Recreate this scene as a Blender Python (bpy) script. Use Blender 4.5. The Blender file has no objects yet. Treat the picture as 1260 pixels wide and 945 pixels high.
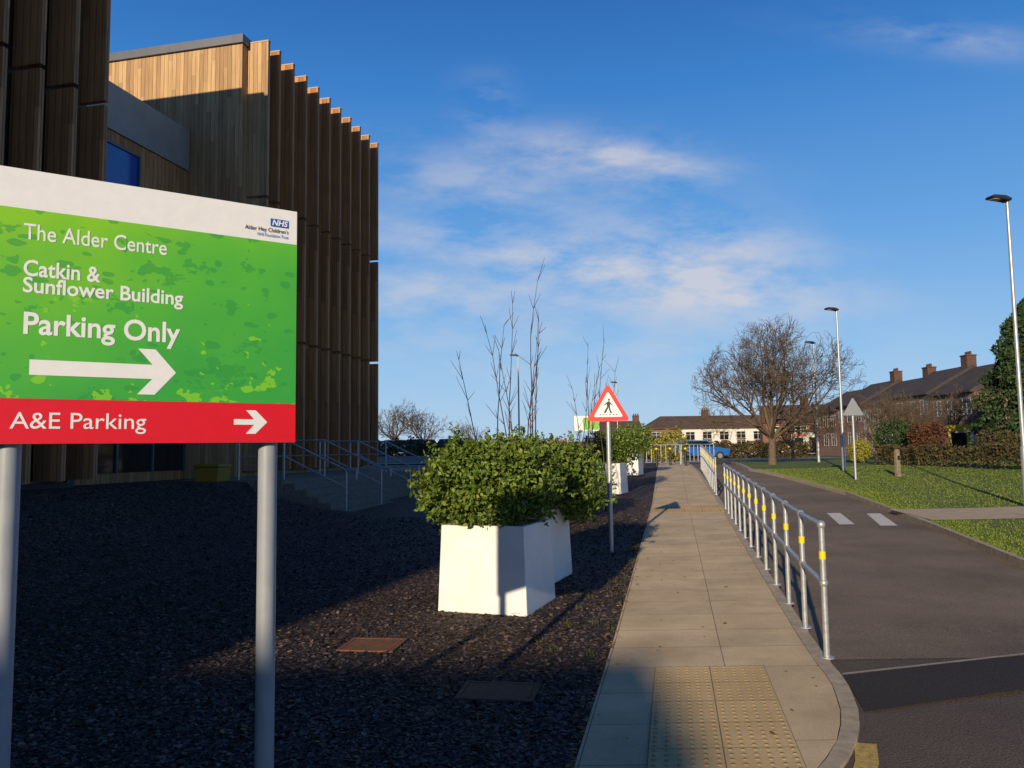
import bpy, math, random
import numpy as np
from mathutils import Matrix, Vector
random.seed(7); rng=np.random.default_rng(7)
scene=bpy.context.scene; COL=scene.collection
scene.view_settings.view_transform='Standard'
try: scene.view_settings.look='None'
except Exception: pass
scene.view_settings.exposure=0; scene.view_settings.gamma=1

# ------------------------------------------------------------------ materials
class NT:
    def __init__(s,nt): s.nt=nt; s.L=nt.links
    def n(s,t,**k):
        nd=s.nt.nodes.new(t)
        for a,b in k.items(): setattr(nd,a,b)
        return nd
    def l(s,a,b): s.L.new(a,b)
    def m(s,op,a,b=None,c=None,clamp=False):
        nd=s.nt.nodes.new('ShaderNodeMath'); nd.operation=op; nd.use_clamp=clamp
        for i,x in enumerate((a,b,c)):
            if x is None: continue
            if isinstance(x,(int,float)): nd.inputs[i].default_value=x
            else: s.L.new(x,nd.inputs[i])
        return nd.outputs[0]
    def ramp(s,fac,stops):
        nd=s.nt.nodes.new('ShaderNodeValToRGB'); e=nd.color_ramp.elements
        while len(e)<len(stops): e.new(.5)
        for i,(p,c) in enumerate(stops):
            e[i].position=p; e[i].color=(*c,1) if len(c)==3 else c
        s.L.new(fac,nd.inputs[0]); return nd.outputs[0]
    def mix(s,fac,a,b,bt='MIX'):
        nd=s.nt.nodes.new('ShaderNodeMix'); nd.data_type='RGBA'; nd.blend_type=bt
        for i,x in ((0,fac),(6,a),(7,b)):
            if isinstance(x,(int,float)): nd.inputs[i].default_value=x
            elif isinstance(x,tuple): nd.inputs[i].default_value=(*x,1)
            else: s.L.new(x,nd.inputs[i])
        return nd.outputs[2]
    def noise(s,vec,scale,detail=4,rough=.55,out=0):
        nd=s.nt.nodes.new('ShaderNodeTexNoise'); nd.inputs['Scale'].default_value=scale
        nd.inputs['Detail'].default_value=detail; nd.inputs['Roughness'].default_value=rough
        if vec is not None: s.L.new(vec,nd.inputs['Vector'])
        return nd.outputs[out]
def base_mat(name):
    m=bpy.data.materials.new(name); m.use_nodes=True
    N=NT(m.node_tree); b=m.node_tree.nodes['Principled BSDF']; return m,N,b
def bump(N,b,h,strength=.3,dist=.01):
    nd=N.n('ShaderNodeBump'); nd.inputs['Strength'].default_value=strength; nd.inputs['Distance'].default_value=dist
    N.l(h,nd.inputs['Height']); N.l(nd.outputs[0],b.inputs['Normal'])
def M(name,c,c2=None,scale=8,rough=.7,bmp=0,metal=0,dist=.01,detail=5,coord='Object',spec=None):
    m,N,b=base_mat(name); tc=N.n('ShaderNodeTexCoord').outputs[coord]
    if c2 is None: c2=tuple(x*.82 for x in c)
    nz=N.noise(tc,scale,detail)
    N.l(N.ramp(nz,[(.32,c2),(.68,c)]),b.inputs['Base Color'])
    b.inputs['Roughness'].default_value=rough; b.inputs['Metallic'].default_value=metal
    if spec is not None: b.inputs['Specular IOR Level'].default_value=spec
    if bmp: bump(N,b,nz,bmp,dist)
    return m
def leafmat(name,ca,cb,cc,rough=.55):
    m,N,b=base_mat(name); g=N.n('ShaderNodeNewGeometry')
    N.l(N.ramp(g.outputs['Random Per Island'],[(0,ca),(.5,cb),(1,cc)]),b.inputs['Base Color'])
    b.inputs['Roughness'].default_value=rough
    b.inputs['Specular IOR Level'].default_value=.35
    return m
def timber(name,bright,dark,w=.13,span=1.0):
    m,N,b=base_mat(name); tc=N.n('ShaderNodeTexCoord').outputs['Object']
    sp=N.n('ShaderNodeSeparateXYZ'); N.l(tc,sp.inputs[0])
    t=N.m('DIVIDE',N.m('ADD',sp.outputs[0],sp.outputs[1]),w)
    idn=N.m('FLOOR',t); fr=N.m('FRACT',t)
    zi=N.m('FLOOR',N.m('ADD',N.m('DIVIDE',sp.outputs[2],2.4),N.m('MULTIPLY',idn,.37)))
    cb=N.n('ShaderNodeCombineXYZ'); N.l(idn,cb.inputs[0]); N.l(zi,cb.inputs[1])
    wn=N.n('ShaderNodeTexWhiteNoise'); wn.noise_dimensions='3D'; N.l(cb.outputs[0],wn.inputs['Vector'])
    col=N.mix(wn.outputs['Value'],dark,bright)
    mp=N.n('ShaderNodeMapping'); mp.inputs['Scale'].default_value=(14,14,.7); N.l(tc,mp.inputs[0])
    gr=N.noise(mp.outputs[0],2,4)
    col=N.mix(.55,col,N.ramp(gr,[(.3,(.45,.42,.4)),(.7,(1.15,1.1,1.05))]),'MULTIPLY')
    gap=N.m('MINIMUM',N.m('GREATER_THAN',fr,.06),1.0)
    col=N.mix(gap,(.02,.013,.01),col)
    N.l(col,b.inputs['Base Color']); b.inputs['Roughness'].default_value=.75
    bump(N,b,gap,.6,.01); return m
def brickm(name,c1,c2,mort,bw=.22,bh=.075):
    m,N,b=base_mat(name); tc=N.n('ShaderNodeTexCoord').outputs['Object']
    sp=N.n('ShaderNodeSeparateXYZ'); N.l(tc,sp.inputs[0]); cb=N.n('ShaderNodeCombineXYZ')
    N.l(N.m('ADD',sp.outputs[0],sp.outputs[1]),cb.inputs[0]); N.l(sp.outputs[2],cb.inputs[1])
    br=N.n('ShaderNodeTexBrick'); N.l(cb.outputs[0],br.inputs['Vector'])
    br.inputs['Color1'].default_value=(*c1,1); br.inputs['Color2'].default_value=(*c2,1); br.inputs['Mortar'].default_value=(*mort,1)
    br.inputs['Scale'].default_value=1; br.inputs['Brick Width'].default_value=bw; br.inputs['Row Height'].default_value=bh; br.inputs['Mortar Size'].default_value=.006
    N.l(N.mix(.5,br.outputs[0],N.ramp(N.noise(tc,.8,5),[(.3,(.6,.6,.6)),(.7,(1.1,1.1,1.1))]),'MULTIPLY'),b.inputs['Base Color'])
    b.inputs['Roughness'].default_value=.9; return m
def slabm(name,c1,c2,mort,bw,bh,stain=.5,off=(0,0),ms=.0045):
    m,N,b=base_mat(name); uv=N.n('ShaderNodeUVMap').outputs[0]
    mp=N.n('ShaderNodeMapping'); mp.inputs['Location'].default_value=(off[0],off[1],0); N.l(uv,mp.inputs[0])
    br=N.n('ShaderNodeTexBrick'); br.offset=0; N.l(mp.outputs[0],br.inputs['Vector'])
    br.inputs['Color1'].default_value=(*c1,1); br.inputs['Color2'].default_value=(*c2,1); br.inputs['Mortar'].default_value=(*mort,1)
    br.inputs['Scale'].default_value=1; br.inputs['Brick Width'].default_value=bw; br.inputs['Row Height'].default_value=bh; br.inputs['Mortar Size'].default_value=ms
    br.inputs['Mortar Smooth'].default_value=.4
    big=N.noise(uv,1.3,5,.65); fine=N.noise(uv,60,3,.7)
    c=N.mix(stain,br.outputs[0],N.ramp(big,[(.3,(.58,.54,.50)),(.65,(1.12,1.1,1.08))]),'MULTIPLY')
    c=N.mix(.35,c,N.ramp(fine,[(.3,(.6,.6,.6)),(.7,(1.25,1.25,1.25))]),'MULTIPLY')
    N.l(c,b.inputs['Base Color']); b.inputs['Roughness'].default_value=.9; b.inputs['Specular IOR Level'].default_value=.25
    bump(N,b,N.m('SUBTRACT',N.m('MULTIPLY',fine,.3),br.outputs['Fac']),.4,.005); return m
def asphaltm(name,c,lo=.6,hi=1.25):
    m,N,b=base_mat(name); tc=N.n('ShaderNodeTexCoord').outputs['Object']
    fine=N.noise(tc,90,3,.8); big=N.noise(tc,.55,5,.6)
    vo=N.n('ShaderNodeTexVoronoi'); vo.inputs['Scale'].default_value=70; N.l(tc,vo.inputs['Vector'])
    c0=N.mix(.8,N.ramp(fine,[(.35,tuple(x*.5 for x in c)),(.62,tuple(x*1.45 for x in c))]),N.ramp(big,[(.3,(lo,lo,lo)),(.7,(hi,hi*.97,hi*.94))]),'MULTIPLY')
    N.l(c0,b.inputs['Base Color']); b.inputs['Roughness'].default_value=.9; b.inputs['Specular IOR Level'].default_value=.25
    bump(N,b,vo.outputs['Distance'],.5,.006); return m
def gravelm():
    m,N,b=base_mat('slate_gravel_material'); tc=N.n('ShaderNodeTexCoord').outputs['Object']
    vo=N.n('ShaderNodeTexVoronoi'); vo.inputs['Scale'].default_value=34; N.l(tc,vo.inputs['Vector'])
    sp=N.n('ShaderNodeSeparateColor'); N.l(vo.outputs['Color'],sp.inputs[0])
    c=N.ramp(sp.outputs[0],[(0,(.020,.014,.013)),(.5,(.056,.040,.036)),(.85,(.105,.074,.060)),(1,(.22,.155,.12))])
    c=N.mix(.6,c,N.ramp(N.noise(tc,.7,4),[(.35,(.6,.6,.6)),(.7,(1.4,1.15,1.0))]),'MULTIPLY')
    N.l(c,b.inputs['Base Color']); b.inputs['Roughness'].default_value=.75; b.inputs['Specular IOR Level'].default_value=.3
    h=N.m('ADD',N.m('MULTIPLY',sp.outputs[1],1.0),N.m('MULTIPLY',vo.outputs['Distance'],-1.0))
    bump(N,b,h,.9,.03); return m
def grassm():
    m,N,b=base_mat('lawn_material'); tc=N.n('ShaderNodeTexCoord').outputs['Object']
    c=N.ramp(N.noise(tc,.5,5,.65),[(.3,(.07,.10,.014)),(.55,(.115,.165,.02)),(.72,(.17,.165,.035))])
    c=N.mix(.55,c,N.ramp(N.noise(tc,25,3,.8),[(.3,(.6,.6,.6)),(.7,(1.3,1.3,1.2))]),'MULTIPLY')
    N.l(c,b.inputs['Base Color']); b.inputs['Roughness'].default_value=.9
    bump(N,b,N.noise(tc,30,3,.8),.6,.04); return m
def glassm(name,c,rough=.08):
    m,N,b=base_mat(name); tc=N.n('ShaderNodeTexCoord').outputs['Object']
    N.l(N.ramp(N.noise(tc,.8,2),[(.3,tuple(x*.6 for x in c)),(.7,c)]),b.inputs['Base Color'])
    b.inputs['Roughness'].default_value=rough; b.inputs['Specular IOR Level'].default_value=.8; return m

WOOD=timber('larch_boards_material',(.62,.40,.19),(.38,.225,.105))
WOODF=timber('larch_fin_material',(.58,.27,.105),(.36,.16,.06),w=.16)
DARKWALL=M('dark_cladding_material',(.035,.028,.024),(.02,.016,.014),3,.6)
GREYMET=M('grey_metal_material',(.14,.145,.16),(.11,.115,.125),2,.45,metal=.3)
GLASSB=glassm('painted_sky_glass_material',(.015,.10,.48))  # blue of the reflected sky is put into the base colour
GLASSD=glassm('dark_glass_material',(.012,.014,.018))
GALV=M('galvanised_steel_material',(.50,.51,.52),(.36,.375,.39),30,.42,metal=.5)
POSTG=M('grey_paint_material',(.30,.32,.35),(.26,.28,.31),12,.45)
WHITEP=M('white_planter_material',(.82,.81,.78),(.72,.71,.67),3,.55,.05)
CONC=M('concrete_material',(.44,.37,.29),(.30,.25,.19),14,.9,.3)
STEPC=M('step_concrete_material',(.22,.18,.14),(.13,.11,.085),14,.9,.3)
KERB=M('kerb_concrete_material',(.54,.44,.30),(.34,.275,.19),9,.9,.3)
SLAB=slabm('paving_slab_material',(.76,.58,.35),(.68,.52,.32),(.27,.2,.13),.865,.6,.6,(.53,0))
TACT=slabm('tactile_paving_material',(.74,.53,.26),(.67,.49,.245),(.26,.18,.1),.4,.4,.5,(.18,.4))
DOME=slabm('tactile_blister_material',(.50,.36,.175),(.45,.33,.165),(.4,.28,.15),.4,.4,.5,(.18,.4))
SMOOTHC=slabm('smooth_concrete_material',(.72,.55,.33),(.66,.51,.305),(.27,.2,.13),3,1.5,.65)
ROADM=asphaltm('asphalt_road_material',(.22,.168,.118))
ROADN=asphaltm('asphalt_junction_material',(.12,.094,.072))
ROADP=asphaltm('asphalt_patch_material',(.045,.037,.032),.8,1.1)
GRAV=gravelm(); GRASS=grassm()
CHIP=leafmat('slate_chip_material',(.018,.013,.012),(.056,.040,.036),(.20,.14,.11),.7)
BARK=M('bark_material',(.17,.12,.08),(.08,.058,.04),14,.9,.4)
TWIG=M('twig_material',(.145,.10,.058),(.09,.062,.038),5,.9)
SHOOT=M('shoot_material',(.10,.055,.045),(.06,.035,.03),5,.8)
LEAF=leafmat('shrub_leaf_material',(.045,.08,.009),(.095,.155,.016),(.19,.235,.035))
CONIF=leafmat('conifer_leaf_material',(.014,.032,.009),(.03,.062,.015),(.055,.095,.02),.7)
HEDGE=leafmat('hedge_leaf_material',(.045,.042,.014),(.07,.06,.02),(.11,.065,.027),.7)
REDLEAF=leafmat('red_hedge_leaf_material',(.07,.025,.015),(.13,.045,.02),(.09,.06,.02),.7)
YELLEAF=leafmat('yellow_leaf_material',(.2,.19,.02),(.32,.28,.03),(.15,.17,.02),.7)
ORLEAF=leafmat('autumn_leaf_material',(.18,.065,.015),(.24,.11,.02),(.12,.09,.02),.7)
DEADLEAF=leafmat('dead_leaf_material',(.14,.06,.02),(.26,.13,.045),(.36,.24,.07),.8)
BLADE=leafmat('grass_blade_material',(.07,.11,.012),(.125,.185,.02),(.20,.21,.04),.8)
WEED=leafmat('weed_material',(.04,.05,.012),(.07,.08,.018),(.12,.10,.04),.8)
SOIL=M('soil_material',(.03,.02,.015),None,20,.95,.4)
RUST=M('rusty_iron_material',(.24,.09,.04),(.13,.055,.027),18,.85,.5)
def plain(name,c,rough=.5,metal=0,spec=None): return M(name,c,tuple(x*.94 for x in c),20,rough,metal=metal,spec=spec)
SWHITE=plain('sign_white_material',(.80,.80,.80),.35); SRED=plain('sign_red_material',(.70,.010,.022),.35)
SBLUE=plain('logo_blue_material',(.01,.09,.45),.4); SBLACK=plain('black_ink_material',(.012,.012,.014),.5)
TRED=plain('traffic_red_material',(.72,.03,.015),.35); ALU=plain('aluminium_back_material',(.30,.31,.32),.45,.4)
YEL=plain('yellow_reflector_material',(.80,.62,.01),.4); YPAINT=M('yellow_road_paint_material',(.70,.47,.08),(.35,.24,.09),40,.8)
WPAINT=M('white_road_paint_material',(.80,.74,.64),(.6,.54,.46),30,.8)
BLACKM=plain('black_housing_material',(.02,.02,.022),.5); LENS=plain('lamp_lens_material',(.5,.5,.48),.3)
REND=M('white_render_material',(.72,.70,.64),(.6,.58,.53),3,.85); CREAM=M('cream_render_material',(.55,.48,.38),(.45,.39,.31),3,.85)
STONEP=M('weathered_stone_material',(.30,.22,.15),(.17,.13,.09),9,.9,.4)
BRICK=brickm('red_brick_material',(.28,.11,.06),(.20,.075,.045),(.2,.17,.14)); BRICK2=brickm('brown_brick_material',(.30,.15,.095),(.22,.105,.07),(.24,.2,.16)); BRICKC=brickm('chimney_brick_material',(.13,.06,.04),(.09,.042,.03),(.1,.08,.07))
TILE=brickm('roof_tile_material',(.13,.08,.055),(.08,.052,.04),(.03,.02,.018),.3,.2)
TILED=brickm('dark_roof_tile_material',(.085,.06,.05),(.055,.042,.036),(.02,.018,.016),.3,.2)
FRAMEW=plain('window_frame_material',(.75,.75,.73),.5); FRAMEG=plain('dull_window_frame_material',(.55,.54,.50),.6); DOORR=plain('door_material',(.12,.03,.03),.5)
TYRE=plain('tyre_material',(.02,.02,.02),.8); SHOPY=plain('yellow_frame_material',(.75,.5,.02),.5); SHOPR=plain('orange_fascia_material',(.6,.15,.04),.5)
BINY=plain('yellow_bin_material',(.30,.17,.015),.6); GREENB=plain('green_board_material',(.2,.45,.05),.5)
CAPM=M('fin_cap_material',(.55,.38,.22),None,5)
def signgreen():
    m,N,b=base_mat('sign_green_material'); tc=N.n('ShaderNodeTexCoord').outputs['Object']
    sp=N.n('ShaderNodeSeparateXYZ'); N.l(tc,sp.inputs[0])
    g=N.m('ADD',N.m('MULTIPLY',sp.outputs[2],.9),N.m('MULTIPLY',sp.outputs[0],-.35))
    g=N.m('ADD',g,N.m('MULTIPLY',N.m('SUBTRACT',N.noise(tc,2.2,3),.5),.7))
    c=N.ramp(g,[(.0,(.045,.36,.05)),(.35,(.10,.45,.035)),(.7,(.24,.56,.012))])
    def layer(sc_,loc,thr,w):
        mp=N.n('ShaderNodeMapping'); mp.inputs['Scale'].default_value=sc_; mp.inputs['Location'].default_value=loc; N.l(tc,mp.inputs[0])
        vv=N.n('ShaderNodeVectorMath'); vv.operation='ADD'; N.l(mp.outputs[0],vv.inputs[0])
        sc=N.n('ShaderNodeVectorMath'); sc.operation='SCALE'; N.l(N.noise(tc,6,3,out=1),sc.inputs[0]); sc.inputs['Scale'].default_value=1.4; N.l(sc.outputs[0],vv.inputs[1])
        vo=N.n('ShaderNodeTexVoronoi'); vo.inputs['Scale'].default_value=1.5; N.l(vv.outputs[0],vo.inputs['Vector'])
        rd=N.n('ShaderNodeSeparateColor'); N.l(vo.outputs['Color'],rd.inputs[0])
        blob=N.m('LESS_THAN',vo.outputs['Distance'],N.m('MULTIPLY',N.m('POWER',rd.outputs[0],2.2),w))
        st=N.m('GREATER_THAN',N.noise(vv.outputs[0],.9,4,.6),thr)
        return N.m('MAXIMUM',blob,st)
    reg=N.m('GREATER_THAN',N.m('ADD',N.noise(tc,5,4,.7),N.m('MULTIPLY',sp.outputs[2],-.35)),.43)
    c=N.mix(N.m('MULTIPLY',layer((9,9,16),(7,0,3),.60,.44),.6),c,(.03,.28,.05))
    c=N.mix(N.m('MULTIPLY',N.m('MULTIPLY',layer((11,11,17),(0,0,0),.59,.46),reg),.8),c,(.22,.58,.025))
    N.l(c,b.inputs['Base Color']); b.inputs['Roughness'].default_value=.35; return m
SGREEN=signgreen()

# ------------------------------------------------------------------ mesh builder
class MB:
    def __init__(s): s.v=[]; s.f=[]; s.mi=[]; s.sm=[]; s.uv=[]
    def add(s,vs,fs,m=0,smooth=False):
        o=len(s.v); s.v+= [tuple(x) for x in vs]
        for f in fs: s.f.append(tuple(i+o for i in f)); s.mi.append(m); s.sm.append(smooth)
    def box(s,x0,x1,y0,y1,z0,z1,m=0):
        s.add([(x0,y0,z0),(x1,y0,z0),(x1,y1,z0),(x0,y1,z0),(x0,y0,z1),(x1,y0,z1),(x1,y1,z1),(x0,y1,z1)],
              [(0,3,2,1),(4,5,6,7),(0,1,5,4),(1,2,6,5),(2,3,7,6),(3,0,4,7)],m)
    def prism(s,poly,y0,y1,m=0):
        n=len(poly)
        s.add([(x,y0,z) for x,z in poly]+[(x,y1,z) for x,z in poly],
              [tuple(range(n)),tuple(range(2*n-1,n-1,-1))]+[(i,i+n,(i+1)%n+n,(i+1)%n) for i in range(n)],m)
    def tube(s,p0,p1,r0,r1=None,n=8,m=0,caps=True,smooth=True):
        if r1 is None: r1=r0
        p0=Vector(p0);p1=Vector(p1);d=(p1-p0)
        if d.length<1e-6: return
        d.normalize(); a=d.cross(Vector((0,0,1)));
        if a.length<.01: a=Vector((1,0,0))
        a.normalize(); b=d.cross(a)
        vs=[]
        for p,r in ((p0,r0),(p1,r1)):
            for i in range(n):
                t=2*math.pi*i/n; vs.append(p+a*(r*math.cos(t))+b*(r*math.sin(t)))
        s.add(vs,[(i,i+n,(i+1)%n+n,(i+1)%n) for i in range(n)],m,smooth)
        if caps: s.add(vs,[tuple(range(n)),tuple(range(2*n-1,n-1,-1))],m,False)
    def path(s,pts,r,n=8,m=0):
        for a,b in zip(pts,pts[1:]): s.tube(a,b,r,r,n,m)
        for p in pts[1:-1]: s.ball(p,r*1.0,m)
    def ball(s,p,r,m=0,n=8,k=5,sx=1,sy=1,sz=1):
        vs=[];fs=[]
        for j in range(k+1):
            ph=math.pi*j/k
            for i in range(n):
                t=2*math.pi*i/n; vs.append((p[0]+r*sx*math.sin(ph)*math.cos(t),p[1]+r*sy*math.sin(ph)*math.sin(t),p[2]+r*sz*math.cos(ph)))
        for j in range(k):
            for i in range(n): fs.append((j*n+i,(j+1)*n+i,(j+1)*n+(i+1)%n,j*n+(i+1)%n))
        s.add(vs,fs,m,True)
def mkobj(name,mb,mats,parent=None,loc=(0,0,0),rot=0,bevel=0,uvfun=None):
    me=bpy.data.meshes.new(name); me.from_pydata(mb.v,[],mb.f)
    for m in (mats if isinstance(mats,(list,tuple)) else [mats]): me.materials.append(m)
    me.polygons.foreach_set('material_index',mb.mi); me.polygons.foreach_set('use_smooth',mb.sm)
    if uvfun:
        ul=me.uv_layers.new(name='UVMap')
        for lp in me.loops: ul.data[lp.index].uv=uvfun(me.vertices[lp.vertex_index].co)
    me.update(); ob=bpy.data.objects.new(name,me); COL.objects.link(ob)
    ob.location=loc; ob.rotation_euler=(0,0,rot)
    if parent: ob.parent=parent
    if bevel:
        b=ob.modifiers.new('bevel','BEVEL'); b.width=bevel; b.segments=2; b.limit_method='ANGLE'
    return ob
def tag(ob,label=None,cat=None,group=None,kind=None):
    if label: ob['label']=label
    if cat: ob['category']=cat
    if group: ob['group']=group
    if kind: ob['kind']=kind
    return ob
def thing(name,label,cat,loc=(0,0,0),rot=0,group=None):
    e=bpy.data.objects.new(name,None); COL.objects.link(e); e.location=loc; e.rotation_euler=(0,0,rot); e.empty_display_size=.3
    return tag(e,label,cat,group)
def copy_thing(src,loc,rot=0,scale=1,label=None):
    c=src.copy(); COL.objects.link(c); c.location=loc; c.rotation_euler=(0,0,rot); c.scale=(scale,)*3 if not isinstance(scale,tuple) else scale
    if label: c['label']=label
    def rec(a,b):
        for ch in a.children:
            k=ch.copy(); COL.objects.link(k); k.parent=b; rec(ch,k)
    rec(src,c); return c
def quads_obj(name,V,mat,parent=None,k=4,loc=(0,0,0)):
    n=len(V)//k; me=bpy.data.meshes.new(name); me.vertices.add(len(V)); me.vertices.foreach_set('co',V.astype(np.float32).ravel())
    me.loops.add(n*k); me.loops.foreach_set('vertex_index',np.arange(n*k,dtype=np.int32))
    me.polygons.add(n); me.polygons.foreach_set('loop_start',np.arange(0,n*k,k,dtype=np.int32)); me.polygons.foreach_set('loop_total',np.full(n,k,dtype=np.int32))
    me.materials.append(mat); me.update(calc_edges=True); me.validate()
    ob=bpy.data.objects.new(name,me); COL.objects.link(ob); ob.location=loc
    if parent: ob.parent=parent
    return ob
def unit(a): return a/np.maximum(np.linalg.norm(a,axis=1,keepdims=True),1e-6)
def leaves(P,size,aspect=.5,outward=None,bias=.8,droop=0):
    n=len(P); nr=unit(rng.normal(size=(n,3)))
    if outward is not None: nr=unit(nr+bias*outward)
    t=unit(np.cross(nr,rng.normal(size=(n,3)))); b=np.cross(nr,t)
    L=size*rng.uniform(.6,1.25,(n,1)); W=L*aspect
    V=np.stack([P-t*L*.5,P-b*W*.5+t*L*.02,P+t*L*.5,P+b*W*.5+t*L*.02],axis=1)
    return V.reshape(-1,3)
def lobes_points(lobes,n,inner=.55):
    vol=np.array([l[3]*l[4]*l[5] for l in lobes])**.67; pr=vol/vol.sum()
    idx=rng.choice(len(lobes),n,p=pr); L=np.array(lobes)[idx]
    d=unit(rng.normal(size=(n,3))); r=inner+(1.04-inner)*rng.random((n,1))**.6
    bump_=1+.10*np.sin(d[:,:1]*7+L[:,:1]*5)*np.cos(d[:,1:2]*6+L[:,1:2]*9)+.08*np.sin(d[:,2:3]*13+d[:,:1]*9)
    return L[:,:3]+d*r*bump_*L[:,3:6],d

# ------------------------------------------------------------------ terrain functions
PROF=[(-9999,0),(7,0),(18,.21),(24,.38),(32,.68),(40,.8),(99999,.8)]
def gz(y):
    for (a,za),(b,zb) in zip(PROF,PROF[1:]):
        if a<=y<=b: return za+(zb-za)*(y-a)/(b-a)
def rz(y):
    k=min(max((y-5.5)/3,0),1); return gz(y)-.015-.085*k
def sm(t): t=min(max(t,0),1); return t*t*(3-2*t)
def tipx(y): return -12.06+.235*y
def gg(x,y):
    d=x-tipx(y)
    w=sm((y-17.5)/1.5)*sm((28.5-y)/1.5)
    b=sm((5.2-d)/4.4)*(1-w)+sm((2.2-d)/1.0)*w
    top=1.0-gz(y)
    fade=sm((34-y)/4)
    return gz(y)+b*top*fade-.015
def yrange(y0,y1,st=1.0):
    ys=[y0]; y=math.floor(y0/st)*st+st
    while y<y1-1e-6:
        if y>y0+1e-6: ys.append(y)
        y+=st
    ys.append(y1); return ys
def sheet(name,fl,fr,y0,y1,zf,mat,nx=1,skirt=0,step=1.0):
    mb=MB(); ys=yrange(y0,y1,step); rows=[]
    for y in ys:
        a=fl(y);b=fr(y); rows.append([(a+(b-a)*i/nx,y,zf(a+(b-a)*i/nx,y)) for i in range(nx+1)])
    vs=[p for r in rows for p in r]; w=nx+1; fs=[]
    for j in range(len(ys)-1):
        for i in range(nx): fs.append((j*w+i,j*w+i+1,(j+1)*w+i+1,(j+1)*w+i))
    mb.add(vs,fs)
    if skirt:
        for j in range(len(ys)-1):
            for i,fl_ in ((0,1),(nx,0)):
                a=rows[j][i];b=rows[j+1][i]; q=[a,b,(b[0],b[1],b[2]-skirt),(a[0],a[1],a[2]-skirt)]
                mb.add(q,[(0,1,2,3) if not fl_ else (3,2,1,0)])
        for r_ in (0,-1):
            for i in range(nx):
                a=rows[r_][i];b=rows[r_][i+1]; mb.add([a,b,(b[0],b[1],b[2]-skirt),(a[0],a[1],a[2]-skirt)],[(3,2,1,0) if r_==0 else (0,1,2,3)])
    ob=mkobj(name,mb,mat,uvfun=lambda c:(c.x-.2*c.y,c.y)); ob['kind']='structure'; return ob
def lerp_tab(tab):
    def f(y):
        if y<=tab[0][0]: return tab[0][1]
        for (a,za),(b,zb) in zip(tab,tab[1:]):
            if y<=b: return za+(zb-za)*(y-a)/(b-a)
        return tab[-1][1]
    return f
gm=MB(); ysg=[-600,-100,-20,0,7,18,24,32,40,60,100,200,500,3000]; xs=[-3000,-300,-60,-20,0,20,60,300,3000]
vs=[(x,y,gz(y)-.22) for y in ysg for x in xs]; w=len(xs)
gm.add(vs,[(j*w+i,j*w+i+1,(j+1)*w+i+1,(j+1)*w+i) for j in range(len(ysg)-1) for i in range(w-1)])
g=mkobj('ground',gm,M('far_ground_material',(.07,.085,.03),(.05,.055,.03),.3,.95)); g['kind']='structure'

pavR_=lerp_tab([(2.2,-1.2),(2.8,-.2),(3.3,.75),(3.8,1.35),(4.12,1.62),(4.6,1.92),(5.05,2.10),(5.6,2.26),(6.1,2.34),(18.1,4.80),(22.2,5.62),(34.5,7.9),(46,10.0)])
pavR=lambda y:pavR_(y)
pavL=lambda y:-.55+.2*y if y<20 else 3.45+.19*(y-20)
kerbw=.11
sheet('junction_road',lambda y:-6,lambda y:40,-8,9.6,lambda x,y:rz(y)-.006,ROADN,12)
rR_=lerp_tab([(5.9,6.2),(9.0,6.45),(10.62,6.69),(14.8,7.7),(18,8.4),(22.5,9.3),(26,9.6),(29.1,9.8),(34,10.0),(40,11.3),(47,12.8)])
sheet('road',lambda y:pavR(y)-.05,lambda y:rR_(y)+.02,6.3,47,lambda x,y:rz(y),ROADM,4)
sheet('pavement',lambda y:min(pavL(y),pavR(y)-.2),lambda y:pavR(y)-kerbw,2.2,46,lambda x,y:gz(y),SLAB,3,.15,.5)
sheet('kerb',lambda y:pavR(y)-kerbw+.004,lambda y:pavR(y),2.2,46,lambda x,y:gz(y)+.004,KERB,1,.15,.25)
sheet('kerb.001',lambda y:rR_(y),lambda y:rR_(y)+.12,8.6,47,lambda x,y:gz(y)+.004,KERB,1,.15,.5)
sheet('lawn',lambda y:rR_(y)+.12,lambda y:70,8.6,47,lambda x,y:gz(y)-.004+ .25*sm((x-rR_(y)-1)/9),GRASS,24)
sheet('gravel_bed',lambda y:tipx(y)-1.5 if y<33 else tipx(33)-1.5-(y-33)*3,lambda y:min(pavL(y),pavR(y)-.2),1.5,46,gg,GRAV,26,0,.5)
sheet('street',lambda y:-80,lambda y:120,47,56,lambda x,y:.72,ROADM,6)
sheet('pavement.001',lambda y:-80,lambda y:120,56,59,lambda x,y:.80,CONC,6)
sheet('pavement_flare',lambda y:.62+.2*y,lambda y:pavR(y)-kerbw-.002,3.9,5.95,lambda x,y:gz(y)+.004,SMOOTHC,1,0,.25)
def tactile(name,s0,s1,y0,y1):
    o=sheet(name,lambda y:s0+.2*y,lambda y:s1+.2*y,y0,y1,lambda x,y:gz(y)+.006,TACT,1,.006)
    mb=MB(); y=y0+.035
    while y<y1-.02:
        s_=s0+.035
        while s_<s1-.02:
            x=s_+.2*y; z=gz(y)+.006; n=7; vs=[]
            for r,h in ((.0165,0),(.011,.0038)):
                for i in range(n): vs.append((x+r*math.cos(2*math.pi*i/n),y+r*math.sin(2*math.pi*i/n),z+h))
            mb.add(vs,[(i,(i+1)%n,(i+1)%n+n,i+n) for i in range(n)]+[tuple(range(n,2*n))],0,True); s_+=.0667
        y+=.0667
    b=mkobj('blister',mb,DOME,parent=o,uvfun=lambda c:(c.x-.2*c.y,c.y)); return o
tactile('tactile_paving',-.18,.62,2.8,6.0); tactile('tactile_paving.001',-.5,1.1,17.6,19.2)
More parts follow.
